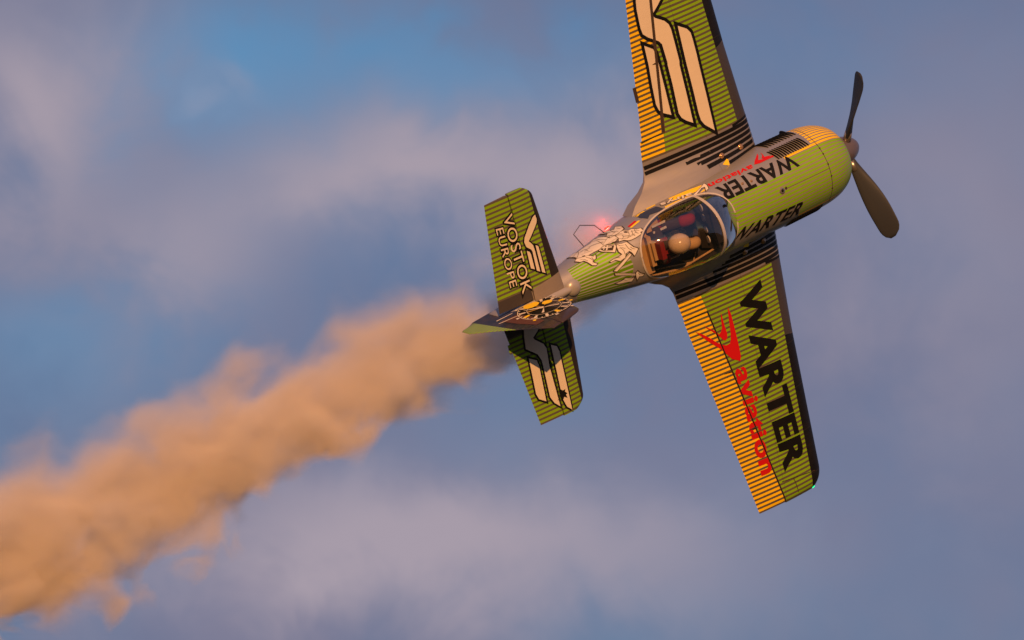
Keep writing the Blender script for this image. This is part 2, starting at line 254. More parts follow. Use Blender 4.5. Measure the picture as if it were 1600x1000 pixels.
M['frame'] = plain('canopy_frame_paint', (.58, .54, .52), .3, .2, .4)
M['interior'] = plain('cockpit_lining', (.035, .028, .026), .7)
M['tan'] = plain('tan_leather', (.55, .34, .15), .6)
M['suit'] = plain('dark_flight_suit', (.05, .035, .04), .8)
M['redsuit'] = plain('red_cloth', (.24, .012, .015), .75)
M['helmet'] = plain('cream_helmet_shell', (.64, .47, .29), .25, 0, .4, amt=.03)
M['skin'] = plain('skin', (.48, .26, .17), .5)

def livery_wing():
    m, nt, b = mat('wing_livery', .42, .0, .06)
    t = nt.nodes.new('ShaderNodeTexCoord'); x, y, z = xyz(nt, t.outputs['Object']); Y = y.abs()
    st = ((Y - .985) / .0645).frac().gt(.46)
    xo = Y * .174 - 3.172                      # orange aft of the aileron hinge, green ahead
    sc = mixc(nt, x.lt(xo), GREEN, ORANGE)
    c = mixc(nt, st, GAP, sc)
    xb = Y * -.045 - 1.757
    le = mixc(nt, (Y - (x + 1.75) * .25).gt(2.06), (.10, .088, .085), BLACK)
    c = mixc(nt, x.gt(xb), c, le)
    c = mixc(nt, Y.lt(.985), c, (.37, .345, .34))
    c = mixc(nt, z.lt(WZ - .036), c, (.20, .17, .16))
    c = mixc(nt, (((x + Y * .02) + 2.33).abs().lt(.004)).max(((Y / .62).frac() - .5).abs().lt(.006)) * .35, c, (.05, .04, .035))
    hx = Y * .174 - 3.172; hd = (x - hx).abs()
    c = mixc(nt, (hd.lt(.030) * y.gt(1.25)).max(hd.lt(.012) * y.lt(-1.25)), c, (.12, .085, .07))  # shade in the aileron hinge gaps painted as brown strips
    nt.links.new((Y.lt(.985).max(x.gt(xb) * Y.lt(2.06)) * .55).s, b.inputs['Metallic'])
    wear(nt, b, c, .10); return m
def livery_stab():
    m, nt, b = mat('tail_livery', .42, .0, .06)
    t = nt.nodes.new('ShaderNodeTexCoord'); x, y, z = xyz(nt, t.outputs['Object']); Y = y.abs()
    st = (Y / .0615).frac().gt(.44)
    c = mixc(nt, st, GAP, (.20, .38, .008))
    c = mixc(nt, x.gt(-5.43), c, (.022, .018, .017))
    c = mixc(nt, (Y + (x + 5.7) * -.12).lt(.235), c, (.24, .21, .20))
    c = mixc(nt, Y.lt(.25) * x.lt(-5.77), c, (.05, .045, .05))
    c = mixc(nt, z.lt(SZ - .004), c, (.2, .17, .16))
    wear(nt, b, c, .10); return m
def livery_fus():
    m, nt, b = mat('fuselage_livery', .38, .0, .08)
    at = nt.nodes.new('ShaderNodeAttribute'); at.attribute_name = 'wrap'; at.attribute_type = 'GEOMETRY'
    x, ph, _ = xyz(nt, at.outputs['Vector']); A = ph.abs(); q = (ph - .03).abs()
    # nose and cowl: green on top, orange on the flanks, all pinstriped with bare grey
    f = (ph / .094).frac().gt(.40)
    band = mixc(nt, q.lt(.745), ORANGE, (.20, .44, .006))
    on = x.gt(-1.52) * q.lt(.84)
    on = on.max(x.gt(-1.02) * q.lt(1.75))
    on = on.max((x + (q * 2.4)).lt(-.05 + 0.0) * 0.0)
    on = on.max(q.lt(.43) * x.gt(-2.62))
    on = on.max((q + (x + 1.52) * -.45).lt(.40 + 0.0) * 0.0)
    c = mixc(nt, f * on, GREY, band)
    c = mixc(nt, (f * -1.0 + 1.0) * on, c, (.26, .23, .215))
    # tail cone: wider green rays, their ends cut on a slant
    f2 = (ph / .155).frac().gt(.34)
    cut = x + A * .10
    on2 = (cut.lt(-4.27) * x.gt(-5.10)) * (ph - .05).abs().lt(1.9) * (ph.lt(1.05))
    c = mixc(nt, f2 * on2, c, (.22, .48, .006))
    c = mixc(nt, ((x + .955).abs().lt(.005)), c, (.10, .07, .06))         # cowl joint
    c = mixc(nt, ((ph - .125).abs().lt(.006)) * x.gt(-1.75) * x.lt(-.955), c, (.10, .07, .05))
    nt.links.new((((f * on) * -1.0 + 1.0).max(0.0) * .0 + ((f * on).lt(.5) * (on.lt(.5)) * ((f2 * -1.0 + 1.0) * on2).lt(.5)) * .55).s, b.inputs['Metallic'])
    wear(nt, b, c, .10, 5); return m
def livery_fin():
    m, nt, b = mat('fin_livery', .4, 0, .3)
    t = nt.nodes.new('ShaderNodeTexCoord'); x, y, z = xyz(nt, t.outputs['Object'])
    st = (z / .05).frac().gt(.45)
    g = mixc(nt, st, (.20, .18, .14), (.20, .40, .02))
    nz = noise(nt, t.outputs['Object'], 9, 4, .7, 1.0)
    d = mixc(nt, nz.ramp(.42, .62), (.018, .022, .042), (.042, .037, .052))
    d = mixc(nt, (z + (x + 5.9) * .3).gt(.93), d, (.05, .035, .04))
    c = mixc(nt, (x + z * -.12).lt(-6.50), d, g)
    wear(nt, b, c, .08); return m
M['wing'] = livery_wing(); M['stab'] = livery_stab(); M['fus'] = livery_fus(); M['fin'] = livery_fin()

def glass(name, tint, refl=1.0):
    m = bpy.data.materials.new(name); m.use_nodes = True; nt = m.node_tree; nt.nodes.clear()
    o = nt.nodes.new('ShaderNodeOutputMaterial'); tr = nt.nodes.new('ShaderNodeBsdfTransparent'); gl = nt.nodes.new('ShaderNodeBsdfGlossy')
    tr.inputs[0].default_value = (*tint, 1); gl.inputs['Roughness'].default_value = .03
    lw = nt.nodes.new('ShaderNodeLayerWeight'); lw.inputs[0].default_value = .5; ge = nt.nodes.new('ShaderNodeNewGeometry')
    mx = nt.nodes.new('ShaderNodeMixShader'); f = (N(nt, lw.outputs['Facing']).pow(3.0) * .75 + .085) * refl * (N(nt, ge.outputs['Backfacing']) * -1.0 + 1.0)
    nt.links.new(f.clamp().s, mx.inputs[0]); nt.links.new(tr.outputs[0], mx.inputs[1]); nt.links.new(gl.outputs[0], mx.inputs[2])
    nt.links.new(mx.outputs[0], o.inputs[0]); return m
M['glass'] = glass('acrylic_canopy', (.80, .80, .84), 1.5)
M['glass2'] = glass('acrylic_windscreen', (.50, .54, .64), 3.2)
M['strap'] = plain('strap_print', (.10, .045, .045), .5)
M['gold'] = plain('dull_gold_print', (.45, .28, .08), .4)
M['spinner'] = plain('spinner_paint', (.15, .125, .14), .3, .3, .4)
M['slot'] = plain('near_black_slot', (.004, .004, .004), .8, amt=.0)
M['visor'] = plain('dark_visor', (.015, .012, .012), .1, 0, .8)
def lamp(name, c, e):
    m = bpy.data.materials.new(name); m.use_nodes = True; b = m.node_tree.nodes['Principled BSDF']
    b.inputs['Base Color'].default_value = (*c, 1); b.inputs['Emission Color'].default_value = (*c, 1); b.inputs['Emission Strength'].default_value = e
    return m
M['green_lamp'] = lamp('green_lamp_glass', (.0, .8, .25), 2.0); M['red_lamp'] = lamp('red_lamp_glass', (1, .03, .02), 2.0)

# ------------------------------------------------------------------ object helpers
def empty(name, label, cat):
    o = bpy.data.objects.new(name, None); C.objects.link(o); o.empty_display_size = .3
    o['label'] = label; o['category'] = cat; return o
def link(name, me, m, parent, label=None, smooth=False):
    o = bpy.data.objects.new(name, me); C.objects.link(o); o.parent = parent
    if m is not None: me.materials.append(m)
    if label: o['label'] = label
    if smooth: me.polygons.foreach_set('use_smooth', [True] * len(me.polygons))
    return o
def mesh(name, verts, faces, m, parent, label=None, smooth=False):
    me = bpy.data.meshes.new(name); me.from_pydata([tuple(v) for v in verts], [], faces); me.update()
    return link(name, me, m, parent, label, smooth)
def from_bm(name, bm, m, parent, label=None, smooth=False):
    me = bpy.data.meshes.new(name); bm.to_mesh(me); bm.free(); return link(name, me, m, parent, label, smooth)
def loft(rings, cap=True):
    v = []; f = []; n = len(rings[0])
    for r in rings: v += r
    for i in range(len(rings) - 1):
        for j in range(n):
            k = (j + 1) % n; f.append((i*n + j, i*n + k, (i+1)*n + k, (i+1)*n + j))
    if cap: f.append(tuple(range(n))[::-1]); f.append(tuple(range((len(rings)-1)*n, len(rings)*n)))
    return v, f
def tube(pts, r, n=8, cyc=False):
    P = [Vector(p) for p in pts]; rings = []; up = Vector((.13, .21, .97)).normalized()
    R_ = r if isinstance(r, (list, tuple)) else [r] * len(P)
    for i, p in enumerate(P):
        a = P[i-1] if (i > 0 or cyc) else P[i]; b = P[(i+1) % len(P)] if (i < len(P)-1 or cyc) else P[i]
        t = (b - a).normalized(); s = t.cross(up)
        if s.length < .05: s = t.cross(Vector((1, 0, 0)))
        s.normalize(); u = s.cross(t)
        rings.append([tuple(p + R_[i] * (math.cos(k*2*math.pi/n) * s + math.sin(k*2*math.pi/n) * u)) for k in range(n)])
    if cyc: rings.append(rings[0])
    return loft(rings, not cyc)
def join(*vf):
    V = []; F = []
    for v, f in vf:
        o = len(V); V += list(v); F += [tuple(i + o for i in q) for q in f]
    return V, F
def ball(c, r, nu=16, nv=10, half=False):
    V = []; F = []; R3 = r if isinstance(r, (tuple, list)) else (r, r, r)
    top = math.pi / 2 if half else math.pi
    for i in range(nv + 1):
        a = top * i / nv
        for j in range(nu):
            b = 2 * math.pi * j / nu
            V.append((c[0] + R3[0]*math.sin(a)*math.cos(b), c[1] + R3[1]*math.sin(a)*math.sin(b), c[2] + R3[2]*math.cos(a)))
    for i in range(nv):
        for j in range(nu): k = (j+1) % nu; F.append((i*nu+j, (i+1)*nu+j, (i+1)*nu+k, i*nu+k))
    return V, F
def box(c, s, rot=None):
    V = [Vector((sx*s[0]/2, sy*s[1]/2, sz*s[2]/2)) for sx in (-1, 1) for sy in (-1, 1) for sz in (-1, 1)]
    if rot is not None: V = [rot @ v for v in V]
    V = [tuple(v + Vector(c)) for v in V]
    return V, [(0,1,3,2), (4,6,7,5), (0,4,5,1), (2,3,7,6), (0,2,6,4), (1,5,7,3)]

# flat print: 2D outline -> cut on a grid -> laid on the surface a few mm proud
def area(P): return sum(P[i-1][0]*P[i][1] - P[i][0]*P[i-1][1] for i in range(len(P))) / 2
def grow(P, d):
    if area(P) < 0: P = P[::-1]
    out = []; n = len(P)
    for i in range(n):
        a, b, c = Vector(P[i-1]), Vector(P[i]), Vector(P[(i+1) % n])
        e1 = (b - a); e2 = (c - b)
        if e1.length < 1e-6 or e2.length < 1e-6: continue
        n1 = Vector((e1.y, -e1.x)).normalized(); n2 = Vector((e2.y, -e2.x)).normalized()
        h = n1 + n2
        if h.length < .2: out.append(tuple(b + n1*d)); continue
        h.normalize(); k = min(2.2, 1 / max(.2, h.dot(n1))); out.append(tuple(b + h * d * k))
    return out
def bm2d(polys=None, tris=None):
    bm = bmesh.new()
    for P in polys or []:
        vs = [bm.verts.new((p[0], p[1], 0)) for p in P]
        for t in tessellate_polygon([[Vector((p[0], p[1], 0)) for p in P]]):
            try: bm.faces.new([vs[i] for i in t])
            except ValueError: pass
    if tris:
        vs = [bm.verts.new((p[0], p[1], 0)) for p in tris[0]]
        for t in tris[1]:
            try: bm.faces.new([vs[i] for i in t])
            except ValueError: pass
    return bm
def cut(bm, gx, gy):
    xs = [v.co.x for v in bm.verts]; ys = [v.co.y for v in bm.verts]
    if not xs: return
    def go(a, b, g, no):
        k = math.floor(a / g) + 1
        while k * g < b:
            bmesh.ops.bisect_plane(bm, geom=bm.verts[:] + bm.edges[:] + bm.faces[:], plane_co=Vector(no) * (k * g), plane_no=no, dist=1e-6); k += 1
    go(min(xs), max(xs), gx, (1, 0, 0)); go(min(ys), max(ys), gy, (0, 1, 0))
def drop_gap(bm, co1, co2, no, lim):
    for co in (co1, co2):
        bmesh.ops.bisect_plane(bm, geom=bm.verts[:] + bm.edges[:] + bm.faces[:], plane_co=co, plane_no=no, dist=1e-6)
    n = Vector(no); a, b = sorted((n.dot(Vector(co1)), n.dot(Vector(co2))))
    kill = [f for f in bm.faces if a < n.dot(f.calc_center_median()) < b and lim(f.calc_center_median())]
    bmesh.ops.delete(bm, geom=kill, context='FACES')
def hinge_x(y): return .174 * abs(y) - 3.172
GAPW = {1: .022, -1: .010}; DEFL = {1: math.tan(math.radians(7)), -1: -math.tan(math.radians(3))}
def wing_zd(x, y, side=1):
    z = wing_z(x, y, side)
    if abs(y) > 1.25 and x < hinge_x(y): z += (hinge_x(y) - x) * DEFL[1 if y > 0 else -1]
    return z
def lay(name, bm, surf, d, m, parent, label=None, g=None):
    if surf == 'wing':
        cut(bm, .06, .12)
        sy = 1 if sum(v.co.y for v in bm.verts) > 0 else -1
        no = Vector((1, -.174 * sy, 0)).normalized()
        drop_gap(bm, (-3.172 - GAPW[sy], 0, 0), (-3.172 + GAPW[sy], 0, 0), no, lambda c: abs(c.y) > 1.25)
        fn = lambda v: (v.x, v.y, wing_zd(min(v.x, wing_le(v.y) - 1e-4), v.y) + d)
    elif surf == 'stab':
        cut(bm, .05, .12)
        drop_gap(bm, (-5.76, 0, 0), (-5.745, 0, 0), (1, 0, 0), lambda c: True)
        fn = lambda v: (v.x, v.y, stab_z(min(v.x, stab_le(v.y) - 1e-4), v.y) + d)
    elif surf == 'fus':
        cut(bm, .10, .07); fn = lambda v: on_fus(v.x, v.y, d)
    elif surf == 'fin':
        fn = lambda v: (v.x, fin_y(v.x, v.y) + d, v.y)
    for v in bm.verts: v.co = fn(v.co.copy())
    bmesh.ops.recalc_face_normals(bm, faces=bm.faces[:])
    return from_bm(name, bm, m, parent, label)
def text_tris(txt, off, spacing=1.0):
    cu = bpy.data.curves.new('t', 'FONT'); cu.body = txt; cu.size = 1; cu.offset = off; cu.resolution_u = 4; cu.space_character = spacing; cu.fill_mode = 'FRONT'
    o = bpy.data.objects.new('t', cu); C.objects.link(o)
    dg = bpy.context.evaluated_depsgraph_get(); me = o.evaluated_get(dg).to_mesh()
    P = [(v.co.x, v.co.y) for v in me.vertices]; F = [tuple(p.vertices) for p in me.polygons]
    o.evaluated_get(dg).to_mesh_clear(); bpy.data.objects.remove(o); bpy.data.curves.remove(cu)
    return P, F
def text_on(quad, txt, off, surf, d, m, parent, spacing=1.0, name='lettering', label=None, ref=None):
    """quad = baseline start, baseline end, cap end, cap start on the surface"""
    P, F = text_tris(txt, off, spacing); P0, _ = text_tris(txt, ref if ref is not None else off, spacing)
    x0, x1 = min(p[0] for p in P0), max(p[0] for p in P0); y0, y1 = min(p[1] for p in P0), max(p[1] for p in P0)
    a, b, c, e = [Vector(q) for q in quad]
    Q = []
    for x, y in P:
        u = (x - x0) / (x1 - x0); v = (y - y0) / (y1 - y0)
        p = a*(1-u)*(1-v) + b*u*(1-v) + c*u*v + e*(1-u)*v; Q.append((p.x, p.y))
    return lay(name, bm2d(tris=(Q, F)), surf, d, m, parent, label)
def ribbon(P, w):
    out = []
    for i in range(len(P) - 1):
        a, b = Vector(P[i]), Vector(P[i+1]); t = (b - a); 
        if t.length < 1e-6: continue
        t.normalize(); n = Vector((-t.y, t.x)) * w / 2; a = a - t*w*.3; b = b + t*w*.3
        out.append([tuple(a+n), tuple(a-n), tuple(b-n), tuple(b+n)])
    return out

# ------------------------------------------------------------------ ground far below (out of the frame), added to block skylight from below
gm, nt, b = mat('dry_grass', .95)
t = nt.nodes.new('ShaderNodeTexCoord'); g1 = noise(nt, t.outputs['Object'], .02, 6, .6); g2 = noise(nt, t.outputs['Object'], 1.5, 4, .6)
nt.links.new(mixc(nt, (g1 * .6 + g2 * .4).ramp(.35, .65), (.045, .06, .02), (.10, .09, .04)), b.inputs['Base Color'])
g = mesh('ground', [(-3000, -3000, 0), (3000, -3000, 0), (3000, 3000, 0), (-3000, 3000, 0)], [(0, 1, 2, 3)], gm, None); g['kind'] = 'structure'

# ------------------------------------------------------------------ the aeroplane
plane = empty('aerobatic_plane', 'single seat aerobatic plane in green and orange pinstripes, banking ahead of its smoke', 'airplane')
plane.matrix_world = PLANE_M

# canopy outline on the fuselage skin
CX, CA, CPH = -3.36, .775, 1.10
def can_ph(x):
    t = min(1, abs((x - CX) / CA)); return CPH * (1 - t ** 2.5) ** (1 / 2.2)
def fus_shell(name, x0, x1, step, m, parent, hole=False, cap_front=False, cap_back=False):
    NS = 112; xs = []; x = x0
    while x > x1 + 1e-6: xs.append(x); x -= step(x)
    xs.append(x1)
    bm = bmesh.new(); lay_ = bm.verts.layers.float_vector.new('wrap'); rows = []
    for x in xs:
        r = []
        for j in range(NS + 1):
            ph = -math.pi + 2 * math.pi * j / NS; v = bm.verts.new(fus(x, ph)); v[lay_] = (x, ph, 0); r.append(v)
        rows.append(r)
    for i in range(len(xs) - 1):
        for j in range(NS):
            if hole:
                xm = (xs[i] + xs[i+1]) / 2; pm = -math.pi + 2 * math.pi * (j + .5) / NS
                if abs((xm - CX) / CA) < 1 and abs(pm) < can_ph(xm) - .01: continue
            bm.faces.new((rows[i][j], rows[i+1][j], rows[i+1][j+1], rows[i][j+1]))
    if cap_front: bm.faces.new(rows[0][:-1])
    if cap_back: bm.faces.new(rows[-1][:-1][::-1])
    return from_bm(name, bm, m, parent, smooth=True)
fuselage = fus_shell('fuselage', -.958, -6.25, lambda x: .025 if -4.2 < x < -2.5 else .06, M['fus'], plane, hole=True, cap_back=True)
cowling = fus_shell('cowling', -.41, -.954, lambda x: .01 if x > -.5 else .03, M['fus'], plane)
mesh('cooling_inlet', *loft([[(-.412, .25*math.sin(a*math.pi/20), .25*math.cos(a*math.pi/20)) for a in range(40)], [(-.6, .20*math.sin(a*math.pi/20), .17*math.cos(a*math.pi/20)) for a in range(40)]]), M['interior'], cowling)

# spinner and blades
rings = []
for i in range(15):
    t = i / 14; x = -.005 - .44 * t; r = .215 * math.sqrt(max(0, 1 - (1 - t) ** 2.0)) + .003
    rings.append([(x, r*math.sin(k*math.pi/16), r*math.cos(k*math.pi/16)) for k in range(32)])
spinner = mesh('spinner', *loft(rings), M['spinner'], plane, smooth=True)
for j in range(3):
    al = .575 + j * 2 * math.pi / 3
    rad = Vector((0, math.cos(al), math.sin(al))); tan = Vector((0, -math.sin(al), math.cos(al))); fw = Vector((1, 0, 0)); rings = []
    for i in range(26):
        t = i / 25; r = .13 + t * 1.21
        ch = (.10 + .24 * math.sin(min(1, t * 1.35) * math.pi / 2) ** 1.3) * (1 if t < .86 else math.sqrt(max(.02, 1 - ((t - .86) / .145) ** 2)))
        if t < .12: ch = .10 + t * .3
        pit = math.radians(62 - 42 * t ** .7); th = .10 * (1 - t) ** 2 + .028 * (1 - .6 * t); th = min(th, ch * .9)
        cdir = tan * math.cos(pit) * -1 + fw * math.sin(pit); ndir = tan * math.sin(pit) + fw * math.cos(pit); c0 = rad * r + Vector((-.23, 0, 0)) + cdir * ch * .08
        rings.append([tuple(c0 + cdir * (ch/2) * math.cos(k*math.pi/8) + ndir * (th/2) * math.sin(k*math.pi/8) * (1 if math.cos(k*math.pi/8) > 0 else .8)) for k in range(16)])
    bl = mesh('propeller_blade', *loft(rings), M['dark_metal'], plane, smooth=True)
    tip = mesh('blade_cuff', *tube([rad * .15 + Vector((-.23, 0, 0)), rad * .32 + Vector((-.23, 0, 0))], [.062, .05], 14), M['steel'], bl, smooth=True)

# wings and ailerons
def wing_part(name, side, m, y0, y1, which):
    NP = 15; rings = []; ys = []; n = 60
    for i in range(n + 1):
        t = i / n; ys.append(y0 + (y1 - y0) * (1 - (1 - t) ** 1.6 if y1 > 4 else t))
    if which == 'main': ys = sorted(ys + [1.249, 1.251])
    g = GAPW[side]
    for y in ys:
        le, te = wing_le(y), wing_te(y)
        if which == 'main': a, b = le, (hinge_x(y) + g if y > 1.25 else te)
        else: a, b = hinge_x(y) - g, te
        zf = wing_zd if which == 'ail' else wing_z; top = []; bot = []
        for k in range(NP + 1):
            u = k / NP; x = (a + (b - a) * u * u) if which == 'main' else a + (b - a) * u
            top.append((x, side * y, zf(x, side * y, 1))); bot.append((x, side * y, zf(x, side * y, -1)))
        if which == 'ail':                    # rounded nose
            zc = (top[0][2] + bot[0][2]) / 2; hh = (top[0][2] - bot[0][2]) / 2
            nose = [(a + .6 * g * math.sin(q * math.pi / 4), side * y, zc - hh * math.cos(q * math.pi / 4)) for q in (1, 2, 3)]
            rings.append(top + bot[::-1] + nose)
        else: rings.append(top + bot[::-1])
    v, f = loft(rings); me = bpy.data.meshes.new(name); me.from_pydata(v, [], f); me.update()
    bm = bmesh.new(); bm.from_mesh(me); bmesh.ops.remove_doubles(bm, verts=bm.verts, dist=1e-5); bmesh.ops.recalc_face_normals(bm, faces=bm.faces[:])
    for e in bm.edges: e.smooth = not (len(e.link_faces) == 2 and e.calc_face_angle(0) > .6)
    for f_ in bm.faces: f_.smooth = True
    bm.to_mesh(me); bm.free(); o = bpy.data.objects.new(name, me); C.objects.link(o); o.parent = plane; me.materials.append(m); return o
wings = {}
for s in (1, -1):
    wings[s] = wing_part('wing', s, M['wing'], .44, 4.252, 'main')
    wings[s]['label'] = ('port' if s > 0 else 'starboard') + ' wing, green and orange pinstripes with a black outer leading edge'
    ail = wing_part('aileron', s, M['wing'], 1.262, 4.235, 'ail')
    # black chordwise bands by the root
    P = []
    for (ya, yl, xa, w) in ((.972, .998, -1.91, .036), (.908, .935, None, .054), (.838, .866, None, .050), (.770, .797, -2.77, .050), (.702, .726, -2.63, .050), (.634, .650, -2.52, .050), (.562, .572, -2.17, .050)):
        xa = wing_te(ya) + .012 if xa is None else xa; xe = wing_le(yl) - .012
        P.append([(xa, s*(ya - w/2)), (xe, s*(yl - w/2)), (xe, s*(yl + w/2)), (xa, s*(ya + w/2))])
    for Q in P: lay('root_band', bm2d([Q]), 'wing', .003, M['black'], wings[s])
    for q in DATA['wbeads'][0][:2]:
        z = wing_z(q[0], s*abs(q[1])); o = mesh('fuel_cap', *join(ball((q[0], s*abs(q[1]), z), (.036, .036, .026), half=True), tube([(q[0], s*abs(q[1]), z), (q[0], s*abs(q[1]), z + .006)], .045, 18)), M['amber'], wings[s], smooth=True)
    tri = [(x, s*abs(y)) for x, y in DATA['wtri'][0]]; lay('triangle_mark', bm2d([tri]), 'wing', .004, M['yellow'], wings[s])
    arc = [(x, s*abs(y)) for x, y in DATA['warc'][0]]; lay('fairing_line', bm2d(ribbon(arc, .014)), 'wing', .004, M['black'], wings[s])
    for (x, y) in ((-2.83, 2.17), (-2.70, 3.05)):          # hinge brackets of the aileron
        hx = hinge_x(y) - .03; z = wing_zd(hx, s*y)
        V = [(hx - .10, s*y, z - .01), (hx + .02, s*(y - .018), z - .004), (hx + .02, s*(y + .018), z - .004), (hx + .015, s*y, z + .03)]
        mesh('hinge_bracket', V, [(0, 1, 3), (0, 3, 2), (1, 2, 3), (0, 2, 1)], M['gap'], ail)
    zt = wing_zd(-3.2, s*1.85)
    if s > 0: mesh('trim_tab', *box((wing_te(1.88) - .008, s*1.88, wing_zd(wing_te(1.88) + .01, 1.88)), (.05, .20, .006)), M['gap'], ail)
    # wing tip lamp
    mesh('wing_tip_lamp', *ball((-1.93, s*4.235, WZ + .0), (.045, .022, .02)), M['green_lamp'] if s < 0 else M['red_lamp'], wings[s], ('green' if s < 0 else 'red') + ' lamp on the wing tip', smooth=True)
    mesh('aileron_gap_line', *join(*[tube([(wing_te(1.255) + .01, s*1.255, WZ + .012), (hinge_x(1.26), s*1.255, wing_z(hinge_x(1.26), 1.255) + .001)], .003, 6)]), M['gap'], wings[s])
lay('panel_line', bm2d(ribbon(DATA['wlines'][0], .010) + ribbon(DATA['wlines'][1], .010)), 'wing', .003, M['gap'], wings[-1])
W_ = wings[-1]
text_on(DATA['warter_w'][0], 'WARTER', .042, 'wing', .003, M['black'], W_, 1.02, label='WARTER in large black capitals')
text_on(DATA['aviation_w'][0], 'aviation', .030, 'wing', .004, M['red'], W_, 1.02, label='aviation in red small letters')
lay('bird_logo', bm2d(DATA['redlogo_w']), 'wing', .005, M['red'], W_, 'red forked bird logo')
lay('logo_outline', bm2d([grow(P, .046) for P in DATA['ve_wing']]), 'wing', .003, M['black'], wings[1])
lay('wing_logo', bm2d(DATA['ve_wing']), 'wing', .006, M['cream'], wings[1], 'large cream winged V logo with black outline')

# tailplane and elevators
def stab_part(name, side, which):
    rings = []; NP = 11; n = 36; y0, y1 = (.02, 1.515) if which == 'main' else (.10, 1.50)
    for i in range(n + 1):
        y = y0 + (y1 - y0) * (1 - (1 - i / n) ** 1.8); le, te = stab_le(y), stab_te(y)
        a, b = (le, -5.745) if which == 'main' else (-5.762, te)
        top = []; bot = []
        for k in range(NP + 1):
            u = k / NP; x = a + (b - a) * (u * u if which == 'main' else u)
            top.append((x, side*y, stab_z(x, y, 1))); bot.append((x, side*y, stab_z(x, y, -1)))
        rings.append(top + bot[::-1])
    v, f = loft(rings); bm = bmesh.new(); vs = [bm.verts.new(p) for p in v]
    for q in f:
        try: bm.faces.new([vs[i] for i in q])
        except ValueError: pass
    bmesh.ops.remove_doubles(bm, verts=bm.verts, dist=1e-5); bmesh.ops.recalc_face_normals(bm, faces=bm.faces[:])
    for e in bm.edges: e.smooth = not (len(e.link_faces) == 2 and e.calc_face_angle(0) > .6)
    return from_bm(name, bm, M['stab'], plane, smooth=True)
stabs = {}
for s in (1, -1):
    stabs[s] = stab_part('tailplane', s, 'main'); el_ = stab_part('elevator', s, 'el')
    if s < 0: mesh('trim_tab', *box((stab_te(.39) - .012, s*.39, SZ), (.05, .12, .008)), M['stab'], el_)
T = stabs[1]
lay('logo_outline', bm2d([grow(P, .020) for P in DATA['ve_lstab']]), 'stab', .003, M['black'], T)
lay('tail_logo', bm2d(DATA['ve_lstab']), 'stab', .006, M['cream'], T, 'cream winged V logo')
for key, txt in (('vostok', 'VOSTOK'), ('europe', 'EUROPE')):
    text_on(DATA[key][0], txt, .095, 'stab', .003, M['black'], T, 1.06, 'lettering_outline', ref=.0)
    text_on(DATA[key][0], txt, .0, 'stab', .006, M['cream'], T, 1.06, label=txt + ' in cream capitals outlined in black', ref=.0)
T = stabs[-1]
lay('logo_outline', bm2d([grow(P, .024) for P in DATA['ve_rstab']]), 'stab', .003, M['black'], T)
lay('tail_logo', bm2d(DATA['ve_rstab']), 'stab', .006, M['cream'], T, 'large cream winged V logo')
lay('leaf_mark', bm2d(DATA['blot']), 'stab', .009, M['black'], T, 'small black leaf-shaped mark')

# fin and rudder
FIN = [(-5.30, .16), (-5.47, .26), (-5.60, .93), (-5.625, 1.00), (-5.67, 1.045), (-5.72, 1.07), (-6.02, 1.175)]
RUD = [(-6.02, 1.175), (-6.187, 1.212), (-6.30, .97), (-6.448, .64), (-6.60, .36), (-6.735, .14), (-6.72, -.04), (-6.55, -.10), (-6.26, -.12)]
def fin_half(x, z):
    le = -5.30 - .31 * (z - .16) / .8; te = -6.735 + .51 * (z - .14); s = (le - x) / max(.2, le - te)
    return max(.004, naca(s, .085) * (le - te))
def fin_y(x, z): return fin_half(x, z)
def plate(name, poly, parent_m):
    bm = bm2d([poly]); 
    xs = [p[0] for p in poly]; ys = [p[1] for p in poly]; cut(bm, .05, .10)
    geom = bm.faces[:]; base = {v: v.co.copy() for v in bm.verts}
    edges = [e for e in bm.edges if len(e.link_faces) == 1]
    bv = {v for e in edges for v in e.verts}
    mirror = {}
    for v in list(base): mirror[v] = bm.verts.new((0, 0, 0))
    for f in geom:
        bm.faces.new([mirror[v] for v in f.verts][::-1])
    for e in edges:
        a, b = e.verts
        try: bm.faces.new((a, b, mirror[b], mirror[a]))
        except ValueError: pass
    for v, c in base.items():
        h = fin_half(c.x, c.y) * (.35 if v in bv and not (abs(c.x + 6.02) < .3 and c.y < 1.1 and c.y > -.1 and abs(c.x - (-6.02)) < .02) else 1)
        v.co = (c.x, h, c.y); mirror[v].co = (c.x, -h, c.y)
    bmesh.ops.recalc_face_normals(bm, faces=bm.faces[:])
    return from_bm(name, bm, M['fin'], plane, smooth=False)
fin = plate('fin', FIN + [(-6.015, .02), (-5.5, .05)], None)
rudder = plate('rudder', [(-6.035, 1.17)] + RUD[1:] + [(-6.04, -.08)], None)
for o in (fin, rudder):
    o.data.polygons.foreach_set('use_smooth', [True] * len(o.data.polygons))
    o.data.update()
mesh('tail_fairing', *ball((-5.13, .0, .235), (.12, .115, .075), 24, 16), M['grey'], plane, smooth=True)
mesh('fin_fairing', *loft([[(x, .8*w*math.cos(k*math.pi/12), z0 + h*max(-.3, math.sin(k*math.pi/12))) for k in range(24)] for (x, w, h, z0) in ((-4.95, .01, .01, .27), (-5.15, .05, .05, .245), (-5.45, .10, .085, .225), (-5.8, .11, .08, .21), (-6.1, .06, .05, .19))]), M['grey'], plane, smooth=True)
